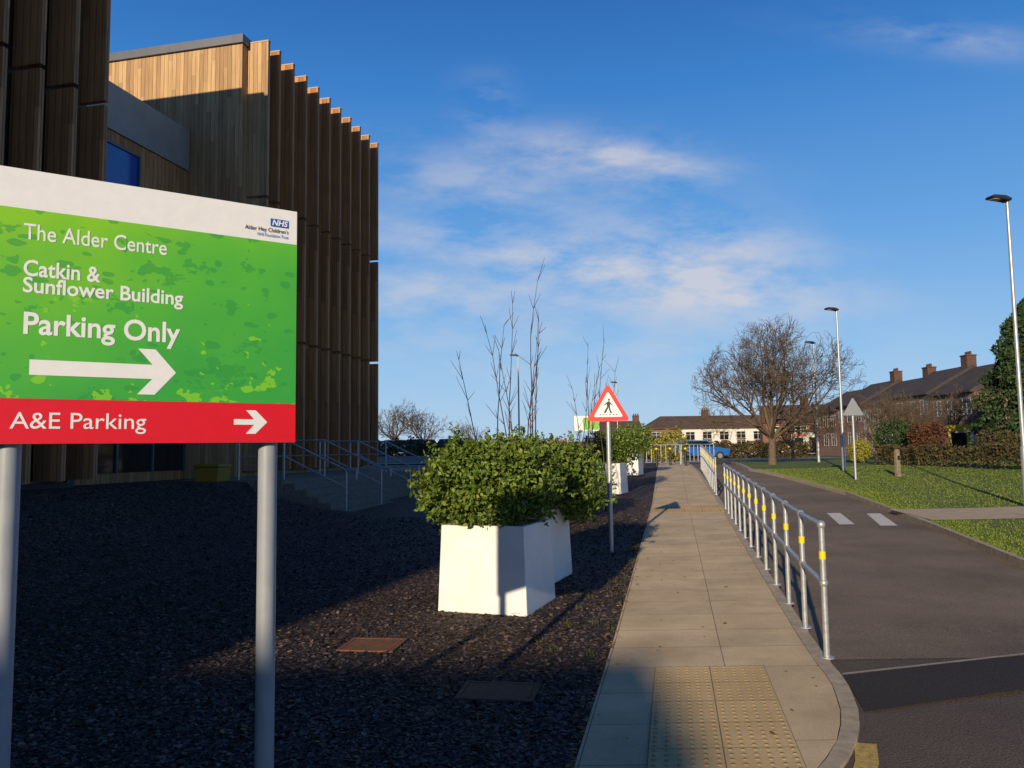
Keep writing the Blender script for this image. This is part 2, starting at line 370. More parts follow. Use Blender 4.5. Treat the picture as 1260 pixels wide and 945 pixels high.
def flatpoly(name,pts,zf,mat,kind='structure'):
    mb=MB(); mb.add([(x,y,zf(y)) for x,y in pts],[tuple(range(len(pts)))]); o=mkobj(name,mb,mat); o['kind']=kind; return o
flatpoly('asphalt_patch',[(2.12,5.0),(3.4,5.42),(9,7.2),(9.0,8.1),(4.0,6.35),(2.32,5.8)],lambda y:rz(y)+.004 if y<5.5 else rz(y)+.006,ROADP)
flatpoly('road_marking_edge',[(2.32,5.80),(4.0,6.35),(9,8.1),(9,8.15),(4.0,6.39),(2.32,5.84)],lambda y:rz(y)+.012,CONC)
flatpoly('yellow_road_marking',[(1.84,4.5),(1.74,4.25),(1.55,3.9),(1.63,3.84),(1.84,4.2),(1.95,4.47)],lambda y:rz(y)+.004,YPAINT)
flatpoly('white_road_marking',[(6.38,15.8),(6.68,15.8),(7.3,18.0),(7.0,18.0)],lambda y:rz(y)+.006,WPAINT)
flatpoly('white_road_marking.001',[(7.05,15.5),(7.38,15.5),(8.1,17.8),(7.8,17.8)],lambda y:rz(y)+.006,WPAINT)
mbp=MB(); 
for i in range(12):
    x0=8.0+i*1.0; x1=x0+1.0
    f=lambda x,y: gz(y)+.012+.25*sm((x-rR_(y)-1)/9)
    mbp.add([(x0,15.4,f(x0,15.4)),(x1,15.4,f(x1,15.4)),(x1+.2,17.6,f(x1,17.6)),(x0+.2,17.6,f(x0,17.6))],[(0,1,2,3)])
o=mkobj('footpath',mbp,M('path_material',(.58,.43,.26),(.42,.32,.2),5,.9,.3)); o['kind']='structure'

# slate chips
def cov(x,y,cx,cy,w,d): return (np.abs(x-cx)<w)&(np.abs(y-cy)<d)
n=100000
yy=3.6+ (rng.random(n)**1.9)*14; xl=np.maximum(-.66*yy-.4,-12.06+.235*yy+.3); xr=-.55+.2*yy-.02
xx=xl+(xr-xl)*rng.random(n)
kk=~(cov(xx,yy,-1.2,6.85,.23,.2)|cov(xx,yy,-.12,5.5,.25,.18)); xx=xx[kk];yy=yy[kk];n=len(xx)
zz=np.array([gg(a,b) for a,b in zip(xx,yy)])+.003+rng.random(n)*.007
P=np.stack([xx,yy,zz],1); sz=(.007+.015*rng.random((n,1))**2)*(1+.03*yy[:,None])
nr=unit(np.stack([rng.normal(0,.24,n),rng.normal(0,.24,n),np.ones(n)],1)); t=unit(np.cross(nr,rng.normal(size=(n,3)))); b=np.cross(nr,t)
V=np.stack([P+t*sz*a+b*sz*c for a,c in ((-1,-.3),(-.3,-.75),(.8,-.5),(.9,.35),(-.2,.7))],1)
V+= rng.normal(0,1,V.shape)*sz[:,None]*.12
tag(quads_obj('slate_chips',V.reshape(-1,3),CHIP,k=5),'loose dark slate chips covering the planting bed','gravel',kind='stuff')
n=1200; yy=4+rng.random(n)*16; xx=-.55+.2*yy-rng.random(n)**2.6*3.5
k=rng.random(n)<.08; xx[k]=-.55+.2*yy[k]+rng.random(k.sum())**1.5*1.6
P=np.stack([xx,yy,np.array([max(gg(a,b),gz(b)) for a,b in zip(xx,yy)])+.018],1)
tag(quads_obj('fallen_leaves',leaves(P,.042,.6,np.tile([0,0,1.],(n,1)),4),DEADLEAF),'scattered brown fallen leaves on gravel and paving','leaves',kind='stuff')
cl_=rng.random((34,2)); cy=6+cl_[:,0]*14; cx=-.55+.2*cy-.03-cl_[:,1]**3*1.0
idx=rng.integers(0,34,750); px_=cx[idx]+rng.normal(0,.03,750); py_=cy[idx]+rng.normal(0,.05,750)
P=np.stack([px_,py_,np.array([gg(a,b) for a,b in zip(px_,py_)])],1); a=rng.random(750)*6.28; wv=np.stack([np.cos(a),np.sin(a),0*a],1)*.005; h=np.stack([rng.normal(0,.02,750),rng.normal(0,.02,750),.02+.035*rng.random(750)],1)
tag(quads_obj('weeds',np.stack([P-wv,P+wv,P+h],1).reshape(-1,3),WEED,k=3),'small weeds growing along the paving edge','weeds',kind='stuff')
n=60000; yy=9+rng.random(n)**1.4*24; rr=np.array([rR_(y) for y in yy]); xx=rr+.08+rng.random(n)**1.5*9
keep=~((yy>15.3)&(yy<17.7)&(xx>7.9)); yy=yy[keep];xx=xx[keep];rr=rr[keep];n=len(xx)
zz=np.array([gz(y)+.25*sm((x-r-1)/9) for x,y,r in zip(xx,yy,rr)])
P=np.stack([xx,yy,zz],1); a=rng.random(n)*6.28; wv=np.stack([np.cos(a),np.sin(a),0*a],1)*.010*(1+yy[:,None]*.03); h=np.stack([rng.normal(0,.015,n),rng.normal(0,.015,n),.012+.026*rng.random(n)],1)
V=np.stack([P-wv,P+wv,P+h],1).reshape(-1,3)
tag(quads_obj('grass_blades',V,BLADE,k=3),'short green grass blades of the verge','grass',kind='stuff')

# ------------------------------------------------------------------ hospital building
RB=-math.atan(.235)
B=thing('hospital_building','large three storey hospital building clad in vertical timber fins','building',(-6.73,22.7,0),RB)
mb=MB(); mb.box(-26,-.66,-.95,7.45,.2,13.35); mkobj('wall',mb,WOOD,B)
NW=-6.95
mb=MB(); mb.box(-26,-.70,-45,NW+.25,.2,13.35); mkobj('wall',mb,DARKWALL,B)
mb=MB(); mb.box(-26,-2.3,NW+.26,-.96,.2,9.7); mkobj('wall',mb,WOODF,B)
mb=MB(); mb.box(-26,-.6,-1.03,7.5,13.355,13.6); mkobj('roof',mb,GREYMET,B)
mb=MB(); mb.box(-26,-.6,-45,NW+.3,13.355,13.55); mkobj('roof',mb,GREYMET,B)
mb=MB(); mb.box(-26,-2.25,NW+.31,-1.04,9.71,10.9); mkobj('parapet',mb,M('parapet_metal_material',(.36,.32,.28),(.28,.25,.22),1.5,.5,metal=.1),B)
def glazing(x,y0,y1,z0,z1,nn):
    w=MB(); w.box(x,x+.03,y0,y1,z0,z1); p=mkobj('window',w,GLASSB if z0>6 else GLASSD,B)
    fm=MB()
    for i in range(nn+1):
        yy_=y0+(y1-y0)*i/nn; fm.box(x+.031,x+.08,yy_-.03,yy_+.03,z0,z1)
    fm.box(x+.032,x+.07,y0,y1,z1-.06,z1-.001); mkobj('frame',fm,GREYMET,p)
glazing(-2.3,NW+.3,-3.1,7.2,9.4,2); glazing(-2.3,-6.3,-1.0,1.2,4.6,4)
glazing(-.655,-.6,7.3,1.1,4.7,9); glazing(-.695,-30,NW,1.1,4.7,20)
fin=MB()
for z0,z1 in ((1.15,4.94),(5.03,8.84),(8.93,13.47)): fin.box(-.64,0,-.055,.055,z0,z1)
cap=MB(); cap.box(-.65,.012,-.065,.065,13.472,13.51)
f0=None
for ly in [-.62]+[i*.817 for i in range(10)]+[NW-i*.82 for i in range(14)]:
    if f0 is None:
        f0=mkobj('timber_fin',fin,[WOODF],B,loc=(0,ly,0)); c0=mkobj('fin_cap',cap,CAPM,f0)
    else:
        k=f0.copy(); COL.objects.link(k); k.parent=B; k.location=(0,ly,0); kc=c0.copy(); COL.objects.link(kc); kc.parent=k
f0.data=f0.data.copy(); f0.data.materials[0]=WOOD
mb=MB(); mb.box(-.64,2.2,-3.6,9,.0,1.0); mkobj('landing',mb,STEPC,B)
S=thing('entrance_steps','grey concrete entrance steps up to the building','steps',(-6.73,22.7,0),RB)
for i in range(5):
    mb=MB(); mb.box(2.203+i*.3,2.203+(i+1)*.3-.001,-3.5,4.4,0,1.0-.15*(i+1)+.05); mkobj('step',mb,STEPC,S,bevel=.01)
for j,ly in enumerate((-3.3,-1.2,.9,3.0)):
    H=thing('handrail','galvanised double handrail beside the entrance steps','handrail',(-6.73+math.sin(-RB)*ly,22.7+math.cos(RB)*ly,0),RB,'handrails of the entrance steps')
    top=MB(); top.path([(.9,0,1.95),(2.1,0,1.95),(3.7,0,1.2),(3.95,0,1.2),(3.95,0,1.0)],.024); 
    top.path([(.9,0,1.55),(2.1,0,1.55),(3.7,0,.8)],.02); mkobj('rail',top,GALV,H)
    for x,z0,z1 in ((.9,1.0,1.95),(2.1,1.0,1.95),(3.7,.2,1.2)):
        ps=MB(); ps.tube((x,0,z0),(x,0,z1),.024); mkobj('post',ps,GALV,H)
Y_=thing('grit_bin','yellow plastic grit bin against the building','bin',(-7.1,18.9,.93),RB)
mb=MB(); mb.prism([(-.30,0),(.30,0),(.34,.38),(-.34,.38)],-.25,.25); mkobj('body',mb,BINY,Y_,bevel=.03)
mb=MB(); mb.prism([(-.36,.382),(.36,.382),(.34,.46),(-.34,.46)],-.28,.28); mkobj('lid',mb,BINY,Y_,bevel=.03)
H2=thing('shadow_block','unseen timber block added behind the camera to cast the foreground shadow','building',(0,0,0))  # added out of view, height and edges shaped for the foreground shadow
mb=MB(); mb.box(-60,-12.2,-24,-22,0,14.6); mkobj('wall',mb,WOOD,H2)
mb=MB(); mb.box(-12.19,-8.05,-24,-22,0,7.85); mkobj('wall',mb,WOOD,H2)
mb=MB(); mb.box(-60,-12.1,-24.1,-21.9,14.605,14.8); mkobj('roof',mb,GREYMET,H2)
for i in range(6):
    w_=MB(); w_.box(-50+i*6.5,-47+i*6.5,-21.995,-21.95,1,3.4); mkobj('window',w_,GLASSD,H2)

# ------------------------------------------------------------------ directional sign
SW=math.atan2(.5547,.832)
D=thing('direction_sign','large green white and red hospital direction sign on grey posts','sign',(-1.755,2.73,0),SW)
x0,x1=-.125,1.0286; zt=2.622; Hh=.975
mb=MB(); mb.box(x0,x1,0,.02,zt-Hh,zt); mkobj('panel',mb,SWHITE,D,bevel=.002)
def zf(fr): return zt-Hh*fr
mb=MB(); mb.add([(x0+.001,-.0015,zf(.837)-zf(1)),(x1-.001,-.0015,zf(.837)-zf(1)),(x1-.001,-.0015,zf(.147)-zf(1)),(x0+.001,-.0015,zf(.147)-zf(1))],[(0,1,2,3)]); mkobj('green_field',mb,SGREEN,D,loc=(0,0,zf(1)))
mb=MB(); mb.add([(x0+.001,-.0016,zf(1)+.001),(x1-.001,-.0016,zf(1)+.001),(x1-.001,-.0016,zf(.837)-.0005),(x0+.001,-.0016,zf(.837)-.0005)],[(0,1,2,3)]); mkobj('red_field',mb,SRED,D)
def textmesh(s,bold=0.0,res=4):
    cu=bpy.data.curves.new('t','FONT'); cu.body=s; cu.size=1; cu.offset=bold; cu.resolution_u=res
    ob=bpy.data.objects.new('t',cu); COL.objects.link(ob); bpy.context.view_layer.update()
    dg=bpy.context.evaluated_depsgraph_get(); me=bpy.data.meshes.new_from_object(ob.evaluated_get(dg))
    bpy.data.objects.remove(ob); return me
def extent(me):
    co=np.array([v.co[:] for v in me.vertices]); return co.min(0),co.max(0)
Hm=extent(textmesh('H'))[1][1]
def lettering(s,xa,xb,base,cap,mat,parent,y=-.003,bold=.012,name='lettering',res=4):
    me=textmesh(s,bold,res); lo,hi=extent(me); sx=(xb-xa)/(hi[0]-lo[0]); sz=cap/Hm
    for v in me.vertices:
        v.co=Vector((xa+(v.co.x-lo[0])*sx,y,base+v.co.y*sz))
    me.materials.clear(); me.materials.append(mat); me.name=name
    ob=bpy.data.objects.new(name,me); COL.objects.link(ob); ob.parent=parent; return ob
lettering('The Alder Centre',.046,.517,zt-.252,.056,SWHITE,D,bold=.006)
lettering('Catkin &',.050,.292,zt-.382,.055,SWHITE,D,bold=.018)
lettering('Sunflower Building',.050,.580,zt-.441,.052,SWHITE,D,bold=.018)
lettering('Parking Only',.056,.572,zt-.588,.074,SWHITE,D,bold=.02)
lettering('A&E Parking',.026,.459,zt-.921,.056,SWHITE,D,bold=.002)
lettering("Alder Hey Children's",.811,.990,zt-.1035,.0165,SBLACK,D,bold=.004)
lettering('NHS Foundation Trust',.862,.990,zt-.124,.0125,SBLUE,D,bold=.004)
def arrow(xa,xt,zc,half,hw,hl,parent,name='arrow'):
    m_=MB(); vs=[(xt,0),(xt-hl*.55,hw),(xt-hl,hw),(xt-hl*.62,half),(xa,half),(xa,-half),(xt-hl*.62,-half),(xt-hl,-hw),(xt-hl*.55,-hw)]
    m_.add([(x,-.003,zc+z) for x,z in vs],[(0,1,2,3),(0,3,6),(0,6,7,8),(3,4,5,6)])
    return mkobj(name,m_,SWHITE,parent)
arrow(.078,.560,zt-.706,.027,.086,.135,D); arrow(.779,.911,zt-.892,.011,.047,.085,D)
mb=MB(); mb.add([(.915,-.0032,zt-.078),(.990,-.0032,zt-.078),(.990,-.0032,zt-.046),(.915,-.0032,zt-.046)],[(0,1,2,3)]); lg=mkobj('logo',mb,SBLUE,D)
o=lettering('NHS',.922,.984,zt-.0735,.0225,SWHITE,lg,y=-.0045,bold=.03)
for v in o.data.vertices: v.co.x+=(v.co.z-(zt-.073))*.2
for xp in (.03,.935):
    mb=MB(); mb.tube((xp,.066,-.05),(xp,.066,zt-.1),.038,.038,24); po=mkobj('post',mb,POSTG,D)
    for z in (1.75,2.4):
        mb=MB(); mb.box(xp-.06,xp+.06,.0215,.045,z-.02,z+.02); mkobj('bracket',mb,GALV,D)

# ------------------------------------------------------------------ warning signs
def rtri(h,rc,n=5):
    C=[(0,h*2/3),(-h/math.sqrt(3),-h/3),(h/math.sqrt(3),-h/3)]; pts=[]
    for (cx,cz),a0 in zip(C,(30,150,270)):
        L=math.hypot(cx,cz); ux,uz=cx/L,cz/L; ox,oz=cx-ux*rc*2,cz-uz*rc*2
        for i in range(n+1):
            a=math.radians(a0+120*i/n); pts.append((ox+rc*math.cos(a),oz+rc*math.sin(a)))
    return pts
def poly(mb,pts,y,m=0): mb.add([(x,y,z) for x,z in pts],[tuple(range(len(pts)))],m)
Wn=thing('warning_sign','red triangular pedestrian warning sign on grey pole','sign',(1.44,12.0,gz(12)),-.05)
mb=MB(); mb.tube((0,0,-.05),(0,0,2.42),.035,.035,14); mkobj('pole',mb,GALV,Wn)
zc=2.12
mb=MB(); mb.prism([(x,z+zc) for x,z in rtri(.57,.035)],-.062,-.058); mkobj('panel',mb,TRED,Wn)
mb=MB(); poly(mb,[(x,z+zc) for x,z in rtri(.57*.68,.018)],-.0635); mkobj('white_field',mb,SWHITE,Wn)
pg=MB(); s_=.5
def pp(pts): poly(pg,[(x*s_,z*s_+zc-.005) for x,z in pts],-.065)
pp([(.03+.033*math.cos(a*.7854),.27+.036*math.sin(a*.7854)) for a in range(8)])
pp([(-.03,.06),(.055,.05),(.065,.15),(.055,.22),(.0,.225),(-.04,.14)])
pp([(-.028,.062),(.02,.058),(-.02,-.03),(-.085,-.135),(-.135,-.115),(-.075,-.01)])
pp([(.01,.058),(.056,.052),(.075,-.04),(.115,-.13),(.065,-.145),(.03,-.05)])
pp([(.05,.2),(.06,.15),(.12,.09),(.135,.11),(.09,.165)])
pp([(-.0,.215),(-.035,.15),(-.1,.10),(-.11,.125),(-.06,.175)])
for i,xq in enumerate((-.26,-.17,-.08,.03,.13,.22)): pp([(xq,-.19),(xq+.05,-.19),(xq+.05+(.0),-.165),(xq,-.165)])
mkobj('pedestrian_symbol',pg,SBLACK,Wn)
for z_ in (-.08,.1):
    mb=MB(); mb.box(-.05,.05,-.057,-.03,zc+z_,zc+z_+.03); mkobj('bracket',mb,GALV,Wn)
Wb=thing('warning_sign','back of grey triangular road sign on grey pole','sign',(11.4,26.7,gz(26.7)+.05),0)
mb=MB(); mb.tube((0,0,-.05),(0,0,2.55),.04,.04,12); mkobj('pole',mb,GALV,Wb)
mb=MB(); mb.prism([(x,z+2.3) for x,z in rtri(.62,.035)],-.064,-.058); mkobj('panel',mb,ALU,Wb)
for a_,z_ in ((.2,2.22),(.09,2.45)):
    mb=MB(); mb.box(-a_,a_,-.057,-.035,z_,z_+.04); mkobj('bracket',mb,GALV,Wb)

# ------------------------------------------------------------------ guard rails along the kerb
def guard(name,label,y0,y1,nsp,fx,group):
    e=thing(name,label,'railing',(0,0,0),0,group)
    ys=[y0+(y1-y0)*i/nsp for i in range(nsp+1)]
    P=[Vector((fx(y),y,gz(y))) for y in ys]
    for i,p in enumerate(P):
        mb=MB(); mb.tube(p-Vector((0,0,.05)),p+Vector((0,0,1.0)),.024,.024,10)
        for z in (.56,1.0): mb.ball(p+Vector((0,0,z)),.036,0,8,5)
        mb.tube(p,p+Vector((0,0,.012)),.055,.055,10); po=mkobj('post',mb,GALV,e)
        yb=MB(); yb.tube(p+Vector((0,0,.74)),p+Vector((0,0,.80)),.0265,.0265,10); mkobj('reflective_band',yb,YEL,po)
    for z in (1.0,.56):
        mb=MB()
        for a,b in zip(P,P[1:]): mb.tube(a+Vector((0,0,z)),b+Vector((0,0,z)),.022,.022,10)
        mkobj('rail',mb,GALV,e)
guard('guard_rail','galvanised tubular guard rail with yellow reflective bands',6.2,18.3,12,lambda y:1.10+.2035*y,'guard rails along the kerb')
guard('guard_rail','galvanised tubular guard rail further along the ramp kerb',22.0,34.5,12,lambda y:1.08+.2035*y-.0*y,'guard rails along the kerb')

# ------------------------------------------------------------------ planters
def planter(loc,rot,label):
    e=thing('planter',label,'planter',loc,rot,'white planters along the path')
    a,b,h=.475,.445,.86; mb=MB()
    o=[(-a,-a,0),(a,-a,0),(a,a,0),(-a,a,0)]; t=[(-b,-b,h),(b,-b,h),(b,b,h),(-b,b,h)]; i=.06
    t2=[(-b+i,-b+i,h),(b-i,-b+i,h),(b-i,b-i,h),(-b+i,b-i,h)]; t3=[(x,y,h-.12) for x,y,_ in t2]
    fs=[(3,2,1,0)]+[(j,(j+1)%4,4+(j+1)%4,4+j) for j in range(4)]+[(4+j,4+(j+1)%4,8+(j+1)%4,8+j) for j in range(4)]+[(8+j,8+(j+1)%4,12+(j+1)%4,12+j) for j in range(4)]
    mb.add(o+t+t2+t3,fs); mkobj('pot',mb,WHITEP,e,bevel=.012)
    mb=MB(); mb.add([(x,y,h-.1) for x,y,_ in t2],[(0,1,2,3)]); mkobj('soil',mb,SOIL,e)
    return e
def shrub(loc,lobes,n,label,size=.05,mat=LEAF,cat='shrub',name='shrub',group=None,shoots=0):
    e=thing(name,label,cat,loc,0,group); P,d=lobes_points(lobes,n)
    if shoots:
        for _ in range(shoots):
            l=lobes[rng.integers(len(lobes))]; dd=unit(rng.normal(size=(1,3))+np.array([[0,0,.6]]))[0]; b0=np.array(l[:3])+dd*np.array(l[3:6])*.95
            m_=14; tt=np.linspace(0,rng.uniform(.08,.24),m_)[:,None]; ex_=b0+tt*dd+rng.normal(0,.012,(m_,3)); P=np.vstack([P,ex_]); d=np.vstack([d,np.tile(dd,(m_,1))])
    quads_obj('foliage',leaves(P,size,.5,d,.55),mat,e)
    mb=MB()
    for l in lobes:
        for k in range(4):
            mb.tube((0,0,-.25 if cat=='shrub' else 0),(l[0]+random.uniform(-.2,.2)*l[3],l[1]+random.uniform(-.2,.2)*l[4],l[2]+random.uniform(-.3,.6)*l[5]),.012,.005,5)
    mkobj('branches',mb,TWIG,e); return e
r1=math.radians(-20)
planter((-.17,8.45,0),r1,'white tapered square planter with bushy green shrub')
planter((.12,9.9,.05),r1,'white tapered square planter with bushy green shrub')
planter((2.72,23.0,gz(23)),r1,'white tapered square planter beside the path'); planter((4.4,30.5,gz(30.5)),r1,'white tapered square planter beside the path')
lb=[(-.34,-.05,.40,.44,.46,.42),(.12,-.08,.42,.46,.48,.42),(-.08,.25,.46,.52,.46,.42),(-.55,.05,.30,.28,.35,.32),(.36,.1,.38,.34,.40,.40),(-.1,-.3,.18,.44,.30,.24),(.18,-.1,.62,.3,.3,.22),(-.4,.1,.62,.24,.3,.2)]
shrub((-.17,8.45,.86),lb,16000,'dense evergreen shrub with small glossy green leaves',.062,group='shrubs in white planters',shoots=150)
lb2=[(.1,0,.4,.46,.48,.42),(.42,-.1,.38,.34,.40,.42),(.2,.2,.48,.44,.48,.36),(.50,.05,.15,.26,.32,.3),(-.2,0,.4,.4,.4,.38)]
shrub((.30,9.9,.86),lb2,12500,'dense evergreen shrub with small glossy green leaves',.064,group='shrubs in white planters',shoots=120)
lb3=[(0,0,.45,.6,.6,.5),(.45,.2,.6,.5,.6,.55),(-.4,0,.5,.5,.5,.5)]
shrub((2.9,23.2,gz(23)+.8),lb3,5000,'rounded green shrub growing over a white planter',.09,group='shrubs in white planters')
shrub((4.5,30.5,gz(30)+.8),lb3,4000,'rounded green shrub growing over a white planter',.1,group='shrubs in white planters')
shrub((1.0,16.5,gz(16)+.1),[(0,0,.5,.7,.7,.6),(.6,.8,.6,.6,.7,.6),(-.6,.4,.4,.6,.6,.5)],7000,'low green shrub in the gravel bed',.08)
shrub((-.3,26,gz(26)+.2),[(0,0,.5,1.2,1,.7),(1.8,.5,.6,1.1,1,.8),(3.2,1,.5,1.0,1,.7)],6000,'orange brown autumn shrub in the planting bed',.12,ORLEAF)

# ------------------------------------------------------------------ bare trees
BOUND=None
def inside(q):
    if BOUND is None: return True
    cx,cz,rx,rz_=BOUND; wob=1+.06*math.sin(q.x*2.1+q.y)+.05*math.sin(q.y*2.7+q.z*1.3)
    return ((q.x-cx)/rx)**2+(q.y/rx)**2+((q.z-cz)/rz_)**2<wob or q.z<cz*.55
def grow(mb,p,d,L,r,lev,maxlev,ratio,nch,up,R,rmin,side):
    seg=3 if lev<3 else 2; q=p
    for i in range(seg):
        d=(d+Vector((R.gauss(0,.13),R.gauss(0,.13),R.gauss(0,.08)+up*.07))).normalized()
        q2=q+d*(L/seg); ra=max(r*(1-.45*i/seg),rmin); rb=max(r*(1-.45*(i+1)/seg),rmin*.8)
        if not inside(q2): return
        mb.tube(q,q2,ra,rb,7 if lev<2 else (5 if lev<3 else 3),0,False)
        if lev<maxlev and lev>0 and R.random()<side:
            ax=d.cross(Vector((R.gauss(0,1),R.gauss(0,1),R.gauss(0,1)))).normalized(); dd=(Matrix.Rotation(math.radians(R.uniform(35,65)),3,ax)@d)
            grow(mb,q2,dd,L*ratio*.72,rb*.5,lev+1,maxlev,ratio,nch,up,R,rmin,side)
        q=q2
    if lev<maxlev:
        for j in range(nch):
            ax=d.cross(Vector((R.gauss(0,1),R.gauss(0,1),R.gauss(0,1)))).normalized(); an=R.uniform(14,42)
            dd=(Matrix.Rotation(math.radians(an),3,ax)@d); dd.z+=up*.10
            grow(mb,q,dd.normalized(),L*ratio*R.uniform(.8,1.1),r*.52,lev+1,maxlev,ratio,nch,up,R,rmin,side)
def baretree(loc,label,seed,trunk=1.7,r=.24,L=1.55,maxlev=5,ratio=.74,nch=2,up=1,group='bare winter trees',tilts=(.2,1.0),nl=7,rmin=.008,rot=0,side=.8):
    R=random.Random(seed); e=thing('tree',label,'tree',loc,rot,group)
    tb=MB(); tb.tube((0,0,-.1),(.02,0,.3),r*1.35,r*1.02,10,0,False); tb.tube((.02,0,.3),(.05,.03,trunk),r*1.02,r*.85,10,0,False); mkobj('trunk',tb,BARK,e)
    cb=MB()
    for j in range(nl):
        a=j*2.4+R.random()*.5; tilt=tilts[0]+(tilts[1]-tilts[0])*(j+.5)/nl; d=Vector((math.cos(a)*tilt,math.sin(a)*tilt,1)).normalized()
        grow(cb,Vector((.05,.03,trunk-.15+R.random()*.25)),d,L*R.uniform(.9,1.1),r*.5,1,maxlev,ratio,nch,up,R,rmin,side)
    mkobj('crown',cb,TWIG,e); return e
BOUND=(.35,3.9,3.95,3.15)
T1=baretree((12.3,38,.78),'wide crowned bare winter tree on the grass verge',11,1.3,.18,2.25,6,.76,2,.55,tilts=(.1,2.4),nl=12,rmin=.0075,rot=0,side=.85)
BOUND=None
T2=baretree((20,44,.8),'small reddish bare tree in front of the brick houses',5,1.0,.12,1.0,5,.74,2,.6,tilts=(.1,1.5))
copy_thing(T2,(23,46,.8),2.0,1.1); copy_thing(T2,(26,43,.8),4.0,1.0); copy_thing(T2,(17.5,50,.8),1.0,.8); copy_thing(T2,(27.5,50,.8),1.0,1.25)
copy_thing(T2,(-14,95,1),1.2,1.9,'distant bare tree beyond the car park'); copy_thing(T2,(-11,98,1),3.2,1.7,'distant bare tree beyond the car park'); copy_thing(T2,(-6,105,1),3.9,1.3,'distant bare tree beyond the car park')
copy_thing(T2,(-17,90,1),2.2,1.5,'distant bare tree beyond the car park'); copy_thing(T2,(27,56,1),2.6,1.3)
copy_thing(T2,(7.8,-4,0),.6,2.0,'unseen bare tree added behind the camera to shade the lawn'); copy_thing(T2,(12.5,-2,0),2.6,1.8,'unseen bare tree added behind the camera to shade the lawn')  # two unseen trees added behind the camera for shadow streaks on the lawn
def stems(loc,label,seed,n,h,spread):
    R=random.Random(seed); e=thing('sapling',label,'young tree',loc,0,'bare upright saplings'); mb=MB()
    for i in range(n):
        p=Vector((R.uniform(-spread,spread),R.uniform(-.2,.2),0)); d=Vector((p.x*.13+R.gauss(0,.03),R.gauss(0,.05),1)).normalized(); hh=h*R.uniform(.6,1); k=9; r=.017
        for j in range(k):
            d=(d+Vector((R.gauss(0,.045),R.gauss(0,.04),.05))).normalized(); q=p+d*hh/k; mb.tube(p,q,r*(1-j/k*.8),r*(1-(j+1)/k*.8),5,0,False)
            if j>2:
                for _ in range(2):
                    sd=(d+Vector((R.gauss(0,.35),R.gauss(0,.35),0))).normalized(); mb.tube(q,q+sd*R.uniform(.12,.45),.006,.003,3,0,False)
            p=q
    mkobj('stems',mb,SHOOT,e); return e
stems((-.02,13.2,gz(13)),'tall thin bare sapling stems rising from gravel bed',2,9,4.7,.36)
stems((1.8,18,gz(18)),'tall thin bare sapling stems rising from gravel bed',4,8,4.5,.32)

def conifer(loc,h,r,n,label):
    e=thing('conifer_tree',label,'tree',loc); t=rng.random(n)**.8; z=.3+t*(h-.3); rad=r*(1-t)**.62*(.75+.3*rng.random(n)); a=rng.random(n)*6.283
    rad=rad*(1+.16*np.sin(a*5+z*2.1)+.1*np.sin(z*5))
    P=np.stack([rad*np.cos(a),rad*np.sin(a),z],1); quads_obj('crown',leaves(P,.24,.45,unit(np.stack([np.cos(a),np.sin(a),.4+0*a],1)),.5),CONIF,e)
    mb=MB(); mb.tube((0,0,-.1),(0,0,h*.85),.22,.04,8); mkobj('trunk',mb,BARK,e)
conifer((25.4,38.5,.9),7.9,2.9,20000,'tall dense dark green conifer beside the houses'); conifer((29,41,.9),8.6,3.4,12000,'tall dense dark green conifer beside the houses')
def hedge(p0,p1,h,w,n,label,mat,size=.11):
    p0=Vector(p0);p1=Vector(p1); d=(p1-p0); L=d.length; e=thing('hedge',label,'hedge',(p0.x,p0.y,p0.z),math.atan2(d.y,d.x))
    x=rng.random(n)*L; y=rng.uniform(-w/2,w/2,n); z=rng.random(n)**.7*h*(1+.1*np.sin(x*2.3)+.06*np.sin(x*7))
    quads_obj('foliage',leaves(np.stack([x,y,z],1),size,.6),mat,e)
    mb=MB(); 
    for i in range(int(L*2)): mb.tube((i*.5+.2,0,-.05),(i*.5+.3,.05,h*.8),.015,.008,4)
    mkobj('branches',mb,TWIG,e)
hedge((15.2,33.5,.85),(18.6,21.5,.55),.72,.6,9000,'low dark clipped hedge at the edge of the lawn',HEDGE)
hedge((17.2,34.5,.9),(18.6,34.5,.9),1.5,.8,3000,'reddish brown hedge in front of the houses',REDLEAF)
hedge((21.0,36,.9),(30,33,.9),1.2,.8,7000,'low dark clipped hedge at the edge of the lawn',HEDGE)
hedge((15,60,.8),(23,62,.8),1.2,1.0,5000,'low dark clipped hedge along the street',HEDGE,.2)
shrub((15.6,36,.9),[(0,0,.5,.5,.5,.5)],2500,'bright yellow green shrub beside the hedge',.1,YELLEAF)
shrub((17.6,37,.9),[(0,0,1.0,.9,.8,.9),(.8,0,.8,.7,.7,.8)],5000,'dark green rounded shrub beside the hedge',.13,CONIF)
shrub((10.4,52,.8),[(0,0,1,1,1,1.1),(-.8,0,.7,.8,.8,.8)],2500,'small yellow leaved tree near the white houses',.18,YELLEAF)
for i,(x,y,s,m_) in enumerate([(-4,70,1.2,HEDGE),(0,72,1.3,HEDGE),(4,74,1.1,ORLEAF),(8,76,1.2,HEDGE),(12,82,1.2,HEDGE),(-9,68,1.3,HEDGE),(-13,66,1.3,HEDGE),(18,84,1.1,HEDGE),(13.2,88,1.6,CONIF)]):
    shrub((x,y,.7),[(0,0,.7*s,2.2,1.4,.9*s),(1.6,0,.6*s,1.8,1.2,.8*s)],2200,'distant low bushes along the street',.3,m_,group='distant street bushes')

